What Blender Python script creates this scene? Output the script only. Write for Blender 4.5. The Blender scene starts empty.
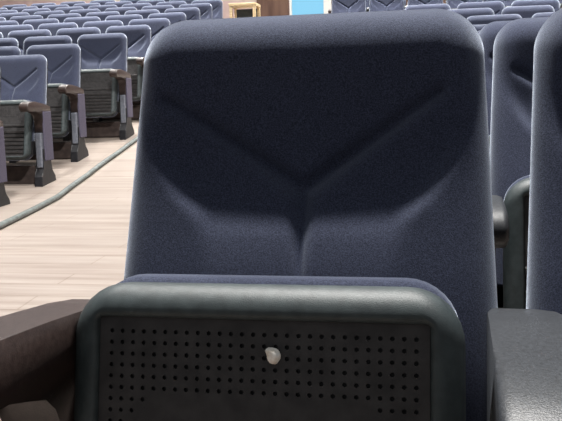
import bpy, bmesh, math, random
from mathutils import Vector, Matrix
random.seed(7)
scene = bpy.context.scene
C = scene.collection

# ------------------------------------------------------------------ camera
CX, CY, CZ = 0.1813, -1.139, 0.8267
YAW, PITCH, ROLL, FPX = map(float, (10.998, 7.84, 1.524, 800))
a, p, r = (math.radians(v) for v in (YAW, PITCH, ROLL))
fw = Vector((-math.sin(a)*math.cos(p), math.cos(a)*math.cos(p), -math.sin(p)))
rt = Vector((math.cos(a), math.sin(a), 0)); up = rt.cross(fw)
rt2 = rt*math.cos(r) - up*math.sin(r); up2 = rt*math.sin(r) + up*math.cos(r)
cd = bpy.data.cameras.new('camera'); cam = bpy.data.objects.new('camera', cd); C.objects.link(cam)
cd.sensor_fit = 'HORIZONTAL'; cd.sensor_width = 36; cd.lens = 36*FPX/562
cd.clip_start = .02; cd.clip_end = 100
M3 = Matrix((rt2, up2, -fw)).transposed()
cam.matrix_world = Matrix.Translation((CX, CY, CZ)) @ M3.to_4x4()
scene.camera = cam
cd.dof.use_dof = False

# ------------------------------------------------------------------ world, lights, exposure
scene.view_settings.view_transform = 'Standard'; scene.view_settings.look = 'None'
scene.view_settings.gamma = 1; scene.view_settings.exposure = 0.0
scene.view_settings.use_curve_mapping = False
w = bpy.data.worlds.new('hall_ambient'); scene.world = w; w.use_nodes = True
WN = w.node_tree.nodes; WL = w.node_tree.links
wt = WN.new('ShaderNodeTexCoord'); wx = WN.new('ShaderNodeSeparateXYZ'); wr = WN.new('ShaderNodeValToRGB')
WL.new(wt.outputs['Generated'], wx.inputs[0]); WL.new(wx.outputs[2], wr.inputs[0]); WL.new(wr.outputs[0], WN['Background'].inputs[0])
wr.color_ramp.elements[0].position = 0; wr.color_ramp.elements[0].color = (.16, .16, .18, 1)      # ambient gradient added for contrast: dim at and below the horizon
wr.color_ramp.elements[1].position = .75; wr.color_ramp.elements[1].color = (.92, .97, 1, 1)      # paler overhead, in place of the unbuilt ceiling
w.node_tree.nodes['Background'].inputs[1].default_value = .42
def lamp(x, y, z, power, size, spread=180, col=(1, .97, .93)):
    l = bpy.data.lights.new('ceiling_downlight', 'AREA'); l.shape = 'DISK'; l.size = size
    l.energy = power; l.color = col; l.spread = math.radians(spread)
    o = bpy.data.objects.new('ceiling_downlight', l); C.objects.link(o); o.location = (x, y, z)
LAMP_Z = 5.4
lamp(0.05, 0.95, LAMP_Z, 660, .26)
lamp(-2.3, 2.6, LAMP_Z, 150, .4, 95)  # unseen fill lamp, added to light the aisle floor and left block fronts
for y, z, pw in ((6.9, 5.6, 190), (9.9, 6.3, 190), (12.9, 6.9, 190), (16.0, 7.4, 150)):
    for x in (-9, -6.2, -3.6, -.8, 2.0, 4.8):
        lamp(x, y, z, pw, .4, 100)

# ------------------------------------------------------------------ helpers
def slope(y):
    T = ((-4, -.2), (0, 0), (.79, .051), (1.58, .115), (2.37, .150), (3.16, .168), (3.95, .192), (4.61, .275), (5.4, .41), (30, 4.936))
    for (y0, z0), (y1, z1) in zip(T, T[1:]):
        if y <= y1: return z0+(z1-z0)*(y-y0)/(y1-y0)
PROPS = {}
def obj(name, bm, mat, parent=None, smooth=False, loc=(0, 0, 0)):
    me = bpy.data.meshes.new(name)
    bmesh.ops.recalc_face_normals(bm, faces=bm.faces)
    bm.to_mesh(me); bm.free()
    if smooth: me.shade_smooth()
    me.materials.append(mat)
    o = bpy.data.objects.new(name, me); C.objects.link(o); o.parent = parent; o.location = loc
    return o
def tag(o, label, cat, group=None, kind=None):
    o['label'] = label; o['category'] = cat
    if group: o['group'] = group
    if kind: o['kind'] = kind
    return o
def struct(o):
    o['kind'] = 'structure'; return o
def empty(name, loc):
    o = bpy.data.objects.new(name, None); C.objects.link(o); o.location = loc; o.empty_display_size = .1
    return o
def box(bm, x0, x1, y0, y1, z0, z1, bev=0, seg=2):
    vs = [bm.verts.new((x, y, z)) for x in (x0, x1) for y in (y0, y1) for z in (z0, z1)]
    fs = [bm.faces.new([vs[i] for i in f]) for f in ((0,1,3,2),(4,6,7,5),(0,4,5,1),(2,3,7,6),(0,2,6,4),(1,5,7,3))]
    if bev:
        es = {e for f in fs for e in f.edges}
        bmesh.ops.bevel(bm, geom=list(es), offset=bev, segments=seg, profile=.5, affect='EDGES')
    return bm
def extrude_profile(bm, pts, x0, x1, bev=0, seg=3):
    """polygon pts in (y,z), extruded along x"""
    A = [bm.verts.new((x0, y, z)) for y, z in pts]; B = [bm.verts.new((x1, y, z)) for y, z in pts]
    n = len(pts); fs = [bm.faces.new(A), bm.faces.new(B[::-1])]
    for i in range(n):
        bm.faces.new((A[i], B[i], B[(i+1) % n], A[(i+1) % n]))
    if bev:
        es = list({e for f in fs for e in f.edges})
        bmesh.ops.bevel(bm, geom=es, offset=bev, segments=seg, profile=.5, affect='EDGES')
def lerp(a, b, t): return a+(b-a)*t
def interp(tab, z):
    if z <= tab[0][0]: return tab[0][1]
    for (z0, v0), (z1, v1) in zip(tab, tab[1:]):
        if z <= z1:
            i = tab.index((z0, v0)); t = (z-z0)/(z1-z0)
            za, va = tab[max(i-1, 0)]; zb, vb = tab[min(i+2, len(tab)-1)]
            m0 = (v1-va)/(z1-za)*(z1-z0); m1 = (vb-v0)/(zb-z0)*(z1-z0)
            return (2*t**3-3*t*t+1)*v0+(t**3-2*t*t+t)*m0+(3*t*t-2*t**3)*v1+(t**3-t*t)*m1
    return tab[-1][1]
def seg_dist(px, pz, a, b):
    ax, az = a; bx, bz = b
    t = ((px-ax)*(bx-ax)+(pz-az)*(bz-az))/((bx-ax)**2+(bz-az)**2)
    tc = min(1, max(0, t))
    return math.hypot(px-ax-tc*(bx-ax), pz-az-tc*(bz-az)), tc

# ------------------------------------------------------------------ materials
def mat(name, base, rough=.5, spec=.5, sheen=0, sheen_rough=.5, sheen_tint=(1,1,1), metal=0, coat=0):
    m = bpy.data.materials.new(name); m.use_nodes = True
    b = m.node_tree.nodes['Principled BSDF']
    b.inputs['Base Color'].default_value = (*base, 1); b.inputs['Roughness'].default_value = rough
    b.inputs['Specular IOR Level'].default_value = spec; b.inputs['Metallic'].default_value = metal
    b.inputs['Sheen Weight'].default_value = sheen; b.inputs['Sheen Roughness'].default_value = sheen_rough
    b.inputs['Sheen Tint'].default_value = (*sheen_tint, 1); b.inputs['Coat Weight'].default_value = coat
    return m
def speckle(m, c0, c1, scale, detail=2, bump=0, bump_scale=None, stretch=None, coords='Object', lo=.35, hi=.65):
    nt = m.node_tree; N = nt.nodes; L = nt.links; b = N['Principled BSDF']
    tc = N.new('ShaderNodeTexCoord'); mp = N.new('ShaderNodeMapping'); L.new(tc.outputs[coords], mp.inputs[0])
    if stretch: mp.inputs['Scale'].default_value = stretch
    no = N.new('ShaderNodeTexNoise'); no.inputs['Scale'].default_value = scale; no.inputs['Detail'].default_value = detail
    L.new(mp.outputs[0], no.inputs['Vector'])
    cr = N.new('ShaderNodeValToRGB'); cr.color_ramp.elements[0].position = lo; cr.color_ramp.elements[1].position = hi
    cr.color_ramp.elements[0].color = (*c0, 1); cr.color_ramp.elements[1].color = (*c1, 1)
    L.new(no.outputs[0], cr.inputs[0]); L.new(cr.outputs[0], b.inputs['Base Color'])
    if bump:
        bp = N.new('ShaderNodeBump'); bp.inputs['Strength'].default_value = bump; bp.inputs['Distance'].default_value = .001
        n2 = N.new('ShaderNodeTexNoise'); n2.inputs['Scale'].default_value = bump_scale or scale; n2.inputs['Detail'].default_value = 3
        L.new(mp.outputs[0], n2.inputs['Vector']); L.new(n2.outputs[0], bp.inputs['Height']); L.new(bp.outputs[0], b.inputs['Normal'])
    return m
fabric = speckle(mat('navy_fabric', (.03,.035,.055), .95, .15, .66, .42, (.75,.84,1)),
                 (.018,.021,.038), (.052,.060,.098), 560, 3, .5, 800)
shell_m = speckle(mat('moulded_charcoal_plastic', (.03,.035,.035), .52, .5),
                  (.024,.033,.036), (.040,.053,.056), 60, 3, .35, 900)
panel_m = speckle(mat('dark_perforated_plastic', (.02,.017,.017), .5, .35),
                  (.024,.023,.024), (.042,.040,.041), 35, 4, .3, 600)
black_m = speckle(mat('black_plastic', (.01,.01,.012), .45, .4), (.008,.008,.010), (.014,.014,.017), 40, 2)
arm_m = speckle(mat('grey_armrest_plastic', (.05,.052,.06), .45, .5),
                (.014,.016,.019), (.034,.038,.045), 300, 4, .5, 600)
brown_m = speckle(mat('brown_armrest', (.05,.035,.03), .42, .6),
                  (.022,.013,.0115), (.038,.025,.022), 120, 4, .3, 500)
stand_m = speckle(mat('grey_blue_stand', (.12,.13,.16), .5, .4), (.10,.11,.135), (.14,.15,.18), 60, 2)
side_m = speckle(mat('purple_grey_side_panel', (.09,.08,.12), .8, .2), (.058,.052,.078), (.085,.078,.11), 300, 2)
bar_m = speckle(mat('dark_brown_bar', (.04,.028,.025), .7, .3), (.03,.022,.02), (.055,.04,.036), 20, 3)
# pale wood floor: long boards running across the hall
floor_m = mat('pale_wood_floor', (.75,.65,.56), .32, .45)
nt = floor_m.node_tree; N = nt.nodes; L = nt.links; b = N['Principled BSDF']
tc = N.new('ShaderNodeTexCoord'); mp = N.new('ShaderNodeMapping'); L.new(tc.outputs['Object'], mp.inputs[0])
mp.inputs['Scale'].default_value = (.45, 9, 1)
n1 = N.new('ShaderNodeTexNoise'); n1.inputs['Scale'].default_value = 3.2; n1.inputs['Detail'].default_value = 6; n1.inputs['Roughness'].default_value = .6
L.new(mp.outputs[0], n1.inputs['Vector'])
cr = N.new('ShaderNodeValToRGB'); e = cr.color_ramp.elements
e[0].position = .3; e[0].color = (.185,.148,.127,1); e[1].position = .68; e[1].color = (.285,.247,.220,1)
L.new(n1.outputs[0], cr.inputs[0])
br = N.new('ShaderNodeTexBrick'); br.inputs['Scale'].default_value = 1; br.inputs['Brick Width'].default_value = 1.3
br.inputs['Row Height'].default_value = .16; br.inputs['Mortar Size'].default_value = .0035
br.inputs['Color1'].default_value = (.93,.93,.93,1); br.inputs['Color2'].default_value = (1,1,1,1); br.inputs['Mortar'].default_value = (.72,.68,.64,1)
L.new(tc.outputs['Object'], br.inputs['Vector'])
mx = N.new('ShaderNodeMix'); mx.data_type = 'RGBA'; mx.blend_type = 'MULTIPLY'; mx.inputs[0].default_value = 1
L.new(cr.outputs[0], mx.inputs[6]); L.new(br.outputs[0], mx.inputs[7]); L.new(mx.outputs[2], b.inputs['Base Color'])
wall_m = speckle(mat('pinkish_plaster', (.5,.38,.36), .8, .2), (.46,.34,.33), (.56,.43,.40), 3, 4)
wood_m = speckle(mat('brown_wood_panelling', (.2,.12,.08), .5, .4), (.10,.055,.042), (.17,.10,.072), 6, 5, stretch=(1,1,.12))
white_m = mat('white_painted_frame', (.85,.85,.82), .4)
yellow_m = speckle(mat('yellow_beech', (.6,.47,.25), .5), (.55,.42,.24), (.68,.55,.34), 8, 3, stretch=(1,8,8))
cable_m = speckle(mat('grey_cable_rubber', (.22,.25,.24), .5), (.05,.06,.058), (.10,.115,.11), 30, 2)
lump_m = speckle(mat('off_white_lump', (.8,.76,.68), .6), (.74,.66,.56), (.95,.93,.88), 120, 2, .5, 200)
glass_m = mat('daylit_pane', (.05,.1,.14), .2)
g = glass_m.node_tree.nodes['Principled BSDF']; g.inputs['Emission Color'].default_value = (.24,.60,.84,1); g.inputs['Emission Strength'].default_value = .95

# ------------------------------------------------------------------ setting
bm = bmesh.new()
ys = [-4, 0, .79, 1.58, 2.37, 3.16, 3.95, 4.61, 5.4, 12, 18.7]; rows = []
for y in ys: rows.append([bm.verts.new((x, y, slope(y))) for x in (-13, -6, 0, 6, 10)])
for r0, r1 in zip(rows, rows[1:]):
    for i in range(4): bm.faces.new((r0[i], r0[i+1], r1[i+1], r1[i]))
fl = struct(obj('floor', bm, floor_m))
BY = 18.5; FZ = slope(BY)
# back wall with a doorway in it
DX0, DX1, DZ1 = -3.25, -2.43, FZ+2.1
bm = bmesh.new()
box(bm, -13, DX0, BY, BY+.2, FZ-.2, 7.6); box(bm, DX1, 10, BY, BY+.2, FZ-.2, 7.6); box(bm, DX0, DX1, BY, BY+.2, DZ1, 7.6)
struct(obj('wall_back', bm, wall_m))
bm = bmesh.new(); box(bm, -13.2, -13, -4, BY, -.6, 7.6); struct(obj('wall_left', bm, wall_m))
bm = bmesh.new(); box(bm, 10, 10.2, -4, BY, -.6, 7.6); struct(obj('wall_right', bm, wall_m))
bm = bmesh.new()
box(bm, -4.10, DX0-.06, BY-.03, BY, FZ-.1, FZ+2.6); box(bm, DX1+.17, 10, BY-.03, BY, FZ-.1, FZ+2.6)
struct(obj('trim_1', bm, wood_m))
bm = bmesh.new(); box(bm, DX1+.17, -1.2, BY-.06, BY-.03, FZ-.1, FZ+.15, .006); struct(obj('baseboard_back', bm, white_m))
d = empty('door_1', ((DX0+DX1)/2, BY, FZ)); struct(d)
hw = (DX1-DX0)/2; H = 2.1
bm = bmesh.new()
box(bm, -hw-.03, -hw+.02, -.06, .1, -.05, H, .006); box(bm, hw-.02, hw+.17, -.06, .1, -.05, H, .006)
box(bm, -hw+.02, hw-.02, -.06, .1, H-.08, H, .006)
obj('door_frame', bm, white_m, d)
bm = bmesh.new(); box(bm, -hw+.02, hw-.02, .02, .04, 0, H-.08); obj('glass_pane', bm, glass_m, d)

# ------------------------------------------------------------------ the chair
W_TOP, W_BOT, ZT, ZB, RC = .246, .272, .950, .36, .066
YC = [(.36, -.165), (.48, -.140), (.58, -.112), (.64, -.086), (.68, -.060), (.74, -.038), (.80, -.031), (.88, -.025), (.955, -.019)]
YB = [(.36, -.165), (.48, -.138), (.58, -.108), (.66, -.080), (.74, -.053), (.85, -.018), (.955, .006)]
EDGE_R = .070
V0, VL, VR, VS = (0., .70), (-.200, .832), (.188, .835), (0., .46)
def outline_w(z, grow=0):
    return lerp(W_BOT, W_TOP, (z-ZB)/(ZT-ZB))+grow
def edge_d(x, z, grow=0):
    W = outline_w(z, grow); qx = abs(x)-(W-RC); qz = z-(ZT+grow-RC)
    return -(min(max(qx, qz), 0)+math.hypot(max(qx, 0), max(qz, 0))-RC)
def grid_rows(nz, ncorner, grow=0, z0=ZB):
    zs = []
    ztop = ZT+grow
    for i in range(nz): zs.append((lerp(z0, ztop-RC, i/nz), None))
    for i in range(ncorner+1):
        th = math.pi/2*i/ncorner
        zs.append((ztop-RC+RC*math.sin(th), RC*math.cos(th)))
    return zs
def edge_y(z): return .048+.27*(z-.95)
def front_y(x, z):
    d = max(0, edge_d(x, z)); y = interp(YC, z)
    # the side bolsters run straight up the reclined plane
    xt = interp([(.36, .10), (.66, .115), (.70, .150), (.74, .178), (.80, .205), (.86, .218), (.96, .222)], z)
    b_ = min(1, max(0, (abs(x)-xt)/.040)); b_ = b_*b_*(3-2*b_)
    y = lerp(y, interp(YB, z), b_)
    dx = max(0, outline_w(z)-abs(x)); dz = max(0, ZT-z); wg = dz/(dx+dz+1e-6)
    er = lerp(EDGE_R, .045, wg)
    if d < er: y += (edge_y(z)-y)*(1-math.sqrt(max(0, 1-(1-d/er)**2)))
    # V-shaped crease and the vertical seam beneath it
    g = 0
    for end, dep in ((VL, .019), (VR, .020)):
        ds, t = seg_dist(x, z, V0, end)
        g = max(g, dep*(1-.35*t)*math.exp(-(ds/(.0085+.004*(1-t)))**2))
    ds, t = seg_dist(x, z, V0, VS)
    g = max(g, lerp(.020, .006, min(1, t*1.3))*math.exp(-(ds/lerp(.013, .004, min(1, t*1.5)))**2))
    # the head cushion inside the V sits a little further back
    if x < 0: zl = V0[1]+(VL[1]-V0[1])*x/VL[0]
    else: zl = V0[1]+(VR[1]-V0[1])*x/VR[0]
    s = 1/(1+math.exp(-max(-30, min(30, (z-zl)/.006))))
    fade = max(0, 1-abs(x)/.21)
    y += .010*s*min(1, fade*3)*max(0, 1-max(0, z-zl)/.2)
    return y+g
def backrest_bm(nx=96, nz=84, nc=16):
    bm = bmesh.new(); G = []
    for z, cx in grid_rows(nz, nc):
        W = outline_w(z); half = W if cx is None else W-RC+cx
        row = []
        for i in range(nx+1):
            u = -1+2*i/nx
            u = math.copysign(1-(1-abs(u))**1.35, u) if abs(u) > 0 else 0
            x = u*half
            row.append(bm.verts.new((x, front_y(x, z), z)))
        G.append(row)
    for a_, b_ in zip(G, G[1:]):
        for i in range(nx): bm.faces.new((a_[i], a_[i+1], b_[i+1], b_[i]))
    # close the rear with a flat face following the outline
    loop = [r_[0] for r_ in G]+G[-1][1:]+[r_[-1] for r_ in reversed(G[:-1])]+[v for v in reversed(G[0][1:-1])]
    rear = [bm.verts.new((v.co.x*.99, edge_y(v.co.z)+.016, v.co.z)) for v in loop]
    n = len(loop)
    for i in range(n): bm.faces.new((loop[i], loop[(i+1) % n], rear[(i+1) % n], rear[i]))
    bm.faces.new(rear)
    return bm
def back_shell_bm():
    bm = bmesh.new(); loops = []
    n = 10
    z0 = .30
    pts = [(-outline_w(z0)+.004, z0)]
    for i in range(1, 9): z = lerp(z0, ZT-RC, i/8); pts.append((-outline_w(z)+.004, z))
    for i in range(1, n+1):
        th = math.pi/2*i/n; z = ZT-RC+(RC-.006)*math.sin(th); pts.append((-(outline_w(z)-RC)-(RC-.004)*math.cos(th), z))
    pts = pts+[(-x, z) for x, z in reversed(pts)]
    for k, (off, sc) in enumerate(((.017, 1), (.030, 1), (.046, .93))):
        lp = []
        for x, z in pts:
            zz = z if sc == 1 else .62+(z-.62)*.97
            lp.append(bm.verts.new((x*sc, edge_y(z)+off, zz)))
        loops.append(lp)
    m = len(pts)
    for A, B in zip(loops, loops[1:]):
        for i in range(m): bm.faces.new((A[i], A[(i+1) % m], B[(i+1) % m], B[i]))
    bm.faces.new(loops[0][::-1]); bm.faces.new(loops[-1])
    return bm
# folded seat (local frame: front plane at y=0, z from the floor), then leaned
SW, SZ0, SZ1, SR = .239, .165, .612, .066
PX, PZ1, PZ0 = .1995, .571, .185
SOX = -.004
LEAN = math.radians(11.5)
def seat_place(x, y, z):
    v_ = SZ1-z; cl, sl_ = math.cos(LEAN), math.sin(LEAN)
    return (x+SOX, -.2425+y*cl-v_*sl_, .612-v_*cl-y*sl_)
def rim_sdf(x, z, grow=0):
    qx = abs(x)-(SW+grow-SR); zc = (SZ0+SZ1)/2; qz = abs(z-zc)-((SZ1-SZ0)/2+grow-SR)
    return -(min(max(qx, qz), 0)+math.hypot(max(qx, 0), max(qz, 0))-SR)
def rrect(hw_, z0, z1, r_, n=8):
    pts = []
    for cx, cz, a0 in ((hw_-r_, z1-r_, 0), (-hw_+r_, z1-r_, 90), (-hw_+r_, z0+r_, 180), (hw_-r_, z0+r_, 270)):
        for i in range(n+1):
            t = math.radians(a0+90*i/n); pts.append((cx+r_*math.cos(t), cz+r_*math.sin(t)))
    return pts
def ring_stack(bm, specs, close_last=True, close_first=False, place=seat_place):
    """specs: list of (hw, z0, z1, r, y)"""
    loops = []
    for hw_, z0, z1, r_, y in specs:
        loops.append([bm.verts.new(place(x, y, z)) for x, z in rrect(hw_, z0, z1, r_)])
    m = len(loops[0])
    for A, B in zip(loops, loops[1:]):
        for i in range(m): bm.faces.new((A[i], A[(i+1) % m], B[(i+1) % m], B[i]))
    if close_last: bm.faces.new(loops[-1])
    if close_first: bm.faces.new(loops[0])
def seat_shell_bm():
    bm = bmesh.new(); R = .034
    sp = [(PX-.001, PZ0+.001, PZ1-.001, .004, .016), (PX, PZ0, PZ1, .005, .009), (PX+.001, PZ0-.001, PZ1+.001, .006, .0035)]
    sp.append((PX+.004, PZ0-.002, PZ1+.005, .012, .0008))
    for i in range(0, 9):
        t = math.radians(90*i/8); ins = R*(1-math.sin(t)); y = R*(1-math.cos(t))
        sp.append((SW-ins, SZ0+ins*.6, SZ1-ins, max(.012, SR-ins*1.5), y))
    sp.append((SW, SZ0, SZ1, SR, .052)); sp.append((SW-.004, SZ0+.004, SZ1-.004, SR, .056)); sp.append((SW-.03, SZ0+.03, SZ1-.03, SR-.02, .056))
    ring_stack(bm, sp, close_last=True, close_first=True)
    return bm
def cushion_bm():
    bm = bmesh.new(); R = .035; g = -.004; sp = []
    sp.append((SW-.03, SZ0+.03, SZ1-.03, .03, .0565))
    sp.append((SW-.004+g, SZ0, SZ1-.003+g, SR-.005, .0575)); sp.append((SW+g, SZ0, SZ1+.006, SR, .064)); sp.append((SW+g, SZ0, SZ1+.010, SR, .085))
    for i in range(1, 7):
        t = math.radians(90*i/6); ins = R*(1-math.cos(t)); y = .085+R*math.sin(t)
        sp.append((SW+g-ins, SZ0+ins, SZ1+.010-ins, max(.02, SR-ins*.8), y))
    ring_stack(bm, sp, close_first=True)
    return bm
HP = .0136
def panel_bm():
    bm = bmesh.new(); y0 = .0085
    ncol = 28; nrow = 9
    xs0 = -ncol/2*HP; zs1 = PZ1-.0105
    holes = set()
    for rr_ in range(nrow):
        for c_ in range(ncol):
            lim = 99 if rr_ < 6 else {6: 4, 7: 3, 8: 2}[rr_]
            if c_ < lim or ncol-1-c_ < lim: holes.add((rr_, c_))
    def V(x, y, z): return bm.verts.new(seat_place(x, y, z))
    hr = .0028
    for rr_ in range(nrow):
        for c_ in range(ncol):
            cx = xs0+(c_+.5)*HP; cz = zs1-(rr_+.5)*HP; h = HP/2
            sq = [(h, 0), (h, h), (0, h), (-h, h), (-h, 0), (-h, -h), (0, -h), (h, -h)]
            if (rr_, c_) not in holes:
                bm.faces.new([V(cx+sx, y0, cz+sz) for sx, sz in (sq[1], sq[3], sq[5], sq[7])]); continue
            o_ = [V(cx+sx, y0, cz+sz) for sx, sz in sq]
            i0 = [V(cx+hr*math.cos(k*math.pi/4), y0, cz+hr*math.sin(k*math.pi/4)) for k in range(8)]
            i1 = [V(cx+hr*math.cos(k*math.pi/4), y0+.006, cz+hr*math.sin(k*math.pi/4)) for k in range(8)]
            for k in range(8):
                j = (k+1) % 8
                bm.faces.new((o_[k], o_[j], i0[j], i0[k])); bm.faces.new((i0[k], i0[j], i1[j], i1[k]))
            bm.faces.new(i1)
    zb = zs1-nrow*HP; xe = -xs0; E_ = PX-.0005
    for x0, x1, z0, z1 in ((-E_, E_, zs1, PZ1), (-E_, xs0, zb, zs1), (xe, E_, zb, zs1), (-E_, E_, zb-.012, zb)):
        bm.faces.new([V(x0, y0, z0), V(x1, y0, z0), V(x1, y0, z1), V(x0, y0, z1)])
    # raised ledges and louvres on the lower half
    prof = [(y0, zb-.012)]
    z = zb-.012
    for dz, yy in ((.004, y0-.007), (.012, y0-.007), (.003, y0), (.030, y0)): z -= dz; prof.append((yy, z))
    while z-.031 > PZ0+.006:
        for dz, yy in ((.003, y0-.009), (.015, y0-.004), (.002, y0+.002), (.010, y0+.002)): z -= dz; prof.append((yy, z))
    prof.append((y0, PZ0))
    for (ya, za), (yb, zb2) in zip(prof, prof[1:]):
        bm.faces.new([V(-E_, ya, za), V(E_, ya, za), V(E_, yb, zb2), V(-E_, yb, zb2)])
    return bm
ARM_TOP = [(-.085, .530), (-.095, .552), (-.15, .560), (-.3, .578), (-.42, .589), (-.50, .590), (-.55, .581), (-.58, .560)]
ARM_LOW = [(-.578, .535), (-.55, .518), (-.47, .520), (-.40, .516), (-.35, .510), (-.315, .498), (-.29, .475), (-.275, .44), (-.27, .34), (-.10, .34)]
def arm_bm(side, w_=.038):
    bm = bmesh.new(); extrude_profile(bm, ARM_TOP+ARM_LOW, -w_, w_, .009, 4)
    for v in bm.verts: v.co.x *= 1+max(0, -.1-v.co.y)*.15
    return bm
PITCH_X = .564
def make_chair():
    root = empty('auditorium_chair', (0, 0, 0))
    obj('backrest', backrest_bm(), fabric, root, True)
    obj('back_shell', back_shell_bm(), black_m, root, True)
    s = obj('seat_shell', seat_shell_bm(), shell_m, root, True)
    p_ = obj('perforated_panel', panel_bm(), panel_m, s)
    obj('seat_cushion', cushion_bm(), fabric, root, True)
    bm = bmesh.new()
    for sx in (-1, 1): box(bm, sx*.236-.006, sx*.236+.006, -.27, -.08, .20, .30, .005)
    box(bm, -.235, .235, -.13, -.09, .22, .27, .008)
    obj('hinge_bracket', bm, black_m, root)
    return root
def arm_and_stand(root, x, end=0):
    """armrest on its pedestal; end = +1/-1 adds an aisle side panel"""
    a_ = obj('armrest', arm_bm(0), brown_m if end else arm_m, root, True, (x, 0, 0))
    bm = bmesh.new(); box(bm, -.024, .024, -.255, -.11, .10, .36, .008)
    st = obj('stand', bm, stand_m, root, False, (x, 0, 0))
    bm = bmesh.new()
    extrude_profile(bm, [(-.240, .24), (-.242, .15), (-.250, .09), (-.285, .035), (-.295, -.055), (-.06, -.02), (-.07, .03), (-.12, .07), (-.135, .14), (-.138, .24)], -.032, .032, .006, 2)
    obj('foot', bm, black_m, st)
    if end:
        bm = bmesh.new(); box(bm, -.008, .008, -.225, -.10, .15, .515, .005)
        obj('side_panel', bm, side_m, root, False, (x+end*.034, 0, 0))
    return a_
def copy_tree(o, parent=None):
    c = o.copy(); C.objects.link(c); c.parent = parent
    for ch in o.children: copy_tree(ch, c)
    return c
XL = PITCH_X/2+.002
proto_mid = make_chair(); arm_and_stand(proto_mid, XL)
bar_bm = bmesh.new(); box(bar_bm, -.25, .25, -.2, -.13, -.03, .115, .01)  # dark brown bar, low under each seat
obj('low_bar', bar_bm, bar_m, proto_mid)
proto_lend = copy_tree(proto_mid); arm_and_stand(proto_lend, -XL-.016, -1)   # aisle on its left
proto_rend = make_chair(); arm_and_stand(proto_rend, XL, 1)          # aisle on its right
bmr = bmesh.new(); box(bmr, -.25, .25, -.2, -.13, -.03, .115, .01); obj('low_bar', bmr, bar_m, proto_rend)
def in_view(x, y, z, mx=26, my=10):
    for dx in (-.28, 0, .3):
        for dz in (.0, .5, .955):
            q = Vector((x+dx, y, z+dz))-Vector((CX, CY, CZ)); dd = q.dot(fw)
            if dd < .2: continue
            px = 281+FPX*q.dot(rt2)/dd; py = 210.5-FPX*q.dot(up2)/dd
            if -mx < px < 562+mx and -my < py < 421+my: return True
    return False
ORD = ['first','second','third','fourth','fifth','sixth','seventh','eighth','ninth','tenth','eleventh','twelfth','thirteenth','fourteenth','fifteenth','sixteenth','seventeenth','eighteenth']
def put(proto, x, y, label, group, zoff=0.0):
    o = copy_tree(proto)
    o.location = (x, y, slope(y)+zoff)
    tag(o, label, 'chair', group)
    return o
# block the camera stands at: aisle on its left
RP = .79
GB = 'folding chairs of the near block'
FRONT = []
for k in range(11):
    y = RP*k; cols = range(0, 7)
    for j in cols:
        x = PITCH_X*j+{7: 0, 8: .13, 9: -.06, 10: .1}.get(k, -.022 if j == 0 and k else 0)
        if not in_view(x, y, slope(y)) or (k > 2 and j == 0 and y < 5.5): continue
        if k == 0 and j > 1: continue
        if k == 0 and j == 0: lab = 'large navy fabric folding chair in the foreground, white lump on its perforated seat'
        elif k == 0: lab = 'navy folding chair cut by the right edge, beside the foreground chair'
        else: lab = 'navy folding chair, near block, %s row behind the foreground chair, %s place from the aisle' % (ORD[k-1], ORD[j])
        o = put(proto_lend if j == 0 else proto_mid, x, y, lab, GB)
        if k == 0 and j < 2: FRONT.append(o)
# block across the aisle to the left
LX, LY = -2.739-.25, 4.61
GL = 'folding chairs of the left block'
for k in range(-1, 11):
    y = LY+RP*k
    for j in range(0, 16):
        x = LX-PITCH_X*j+{-1: .055, 1: -.08, 2: .04}.get(k, -.05*max(0, k-3))
        if k >= 9 and j == 0: continue
        if not in_view(x, y, slope(y)): continue
        lab = 'navy folding chair, left block, %s row from the front, %s seat from the aisle' % (ORD[k+1], ORD[j])
        o = put(proto_rend if j == 0 else proto_mid, x, y, lab, GL)
        for ch in o.children:                       # shorter armrests in this block
            if ch.name.startswith('armrest'): ch.scale = (.9, .72, 1); ch.location.y = -.024
# rear block beyond the near one
GR = 'folding chairs of the rear block'
for k in range(0, 2):
    y = 11.1+RP*k
    for j in range(0, 12):
        x = -.54-PITCH_X+.02+PITCH_X*j
        if not in_view(x, y, slope(y)): continue
        lab = 'navy folding chair, far centre block before the wood wall, %s row, %s seat from left' % (ORD[k], ORD[j])
        put(proto_lend if j == 0 else proto_mid, x, y, lab, GR)

# the foreground chair's folded seat hangs a touch to the left; its neighbour's seat is lowered
A_ = math.radians(97); hy, hz = -.30, .18
for ch in FRONT[0].children:
    if ch.name.startswith(('seat_shell', 'seat_cushion')): ch.location = (-.019, 0, 0)
    if ch.name.startswith('armrest') and ch.location.x > 0:
        ch.rotation_euler = (0, 0, math.radians(-2)); ch.scale.x = 1.16; ch.location.x += .011
for ch in FRONT[1].children:
    if ch.name.startswith(('seat_shell', 'seat_cushion')):
        ch.rotation_euler = (A_, 0, 0)
        ch.location = (0, -.20-(hy*math.cos(A_)-hz*math.sin(A_)), .385-(hy*math.sin(A_)+hz*math.cos(A_)))

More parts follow.
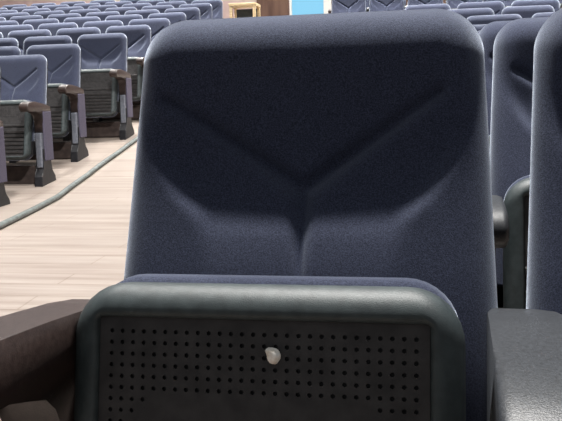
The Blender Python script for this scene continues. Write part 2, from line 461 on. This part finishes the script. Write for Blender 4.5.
# ------------------------------------------------------------------ cable on the aisle floor
def tube(pts, rad, n=10, flat=1.0):
    bm = bmesh.new(); rings = []
    for i, p_ in enumerate(pts):
        t = (Vector(pts[min(i+1, len(pts)-1)])-Vector(pts[max(i-1, 0)])).normalized()
        s_ = t.cross(Vector((0, 0, 1))).normalized(); u_ = s_.cross(t)
        rings.append([bm.verts.new(Vector(p_)+s_*rad*math.cos(2*math.pi*k/n)+u_*rad*flat*math.sin(2*math.pi*k/n)) for k in range(n)])
    for A, B in zip(rings, rings[1:]):
        for k in range(n): bm.faces.new((A[k], A[(k+1) % n], B[(k+1) % n], B[k]))
    bm.faces.new(rings[0][::-1]); bm.faces.new(rings[-1])
    return bm
ctrl = [(-2.0, -2.4), (-2.04, -1.2), (-2.0, 0.0), (-2.05, 1.0), (-2.11, 1.975), (-2.13, 2.575), (-2.19, 2.877), (-2.284, 3.457), (-2.378, 3.995), (-2.438, 4.457), (-2.478, 4.928), (-2.496, 5.405), (-2.509, 5.808), (-2.52, 6.8), (-2.5, 8.2), (-2.55, 10)]
pts = []
for i in range(len(ctrl)-1):
    p0 = Vector(ctrl[max(i-1, 0)]); p1 = Vector(ctrl[i]); p2 = Vector(ctrl[i+1]); p3 = Vector(ctrl[min(i+2, len(ctrl)-1)])
    for k in range(6):
        t = k/6
        q = .5*((2*p1)+(p2-p0)*t+(2*p0-5*p1+4*p2-p3)*t*t+(3*p1-p0-3*p2+p3)*t**3)
        pts.append((q.x, q.y, slope(q.y)+.017))
tag(obj('floor_cable', tube(pts, .021, 12, .85), cable_m, None, True), 'thick grey cable snaking along the pale wood aisle floor', 'cable')

# the pattern chairs themselves are not part of the hall
for pr in (proto_mid, proto_lend, proto_rend):
    for ch in list(pr.children_recursive): bpy.data.objects.remove(ch)
    bpy.data.objects.remove(pr)

# ------------------------------------------------------------------ far table
t = empty('table', (-3.12, 13.0, slope(13.0)-.03)); tag(t, 'small yellowish wooden table by the far end of the aisle', 'table')
bm = bmesh.new(); box(bm, -.24, .24, -.22, .22, .70, .75, .008); obj('tabletop', bm, yellow_m, t)
for sx in (-1, 1):
    for sy in (-1, 1):
        bm = bmesh.new(); box(bm, sx*.21-.025, sx*.21+.025, sy*.18-.025, sy*.18+.025, -.03, .70, .004); obj('leg', bm, yellow_m, t)
bm = bmesh.new(); box(bm, -.19, .19, .15, .17, .2, .68, .004); obj('modesty_panel', bm, shell_m, t)

# ------------------------------------------------------------------ white lump on the seat panel
bm = bmesh.new(); bmesh.ops.create_icosphere(bm, subdivisions=3, radius=1)
for v in bm.verts:
    c_ = v.co
    k_ = 1+.10*math.sin(2.3*c_.x+1.1)*math.cos(2.9*c_.z)+.06*math.sin(5*c_.z+2*c_.x)+.05*math.sin(7*c_.y+3*c_.x)
    x = c_.x*.0088*k_*(1+.22*c_.z); z = c_.z*.0108*k_; y = c_.y*.0055*k_
    v.co = (x-.12*z, y, z)
q = seat_place(-.0005, .0045, .5305)
tag(obj('white_lump', bm, lump_m, None, True, q), 'small off-white lump stuck on the dark perforated seat underside', 'debris')
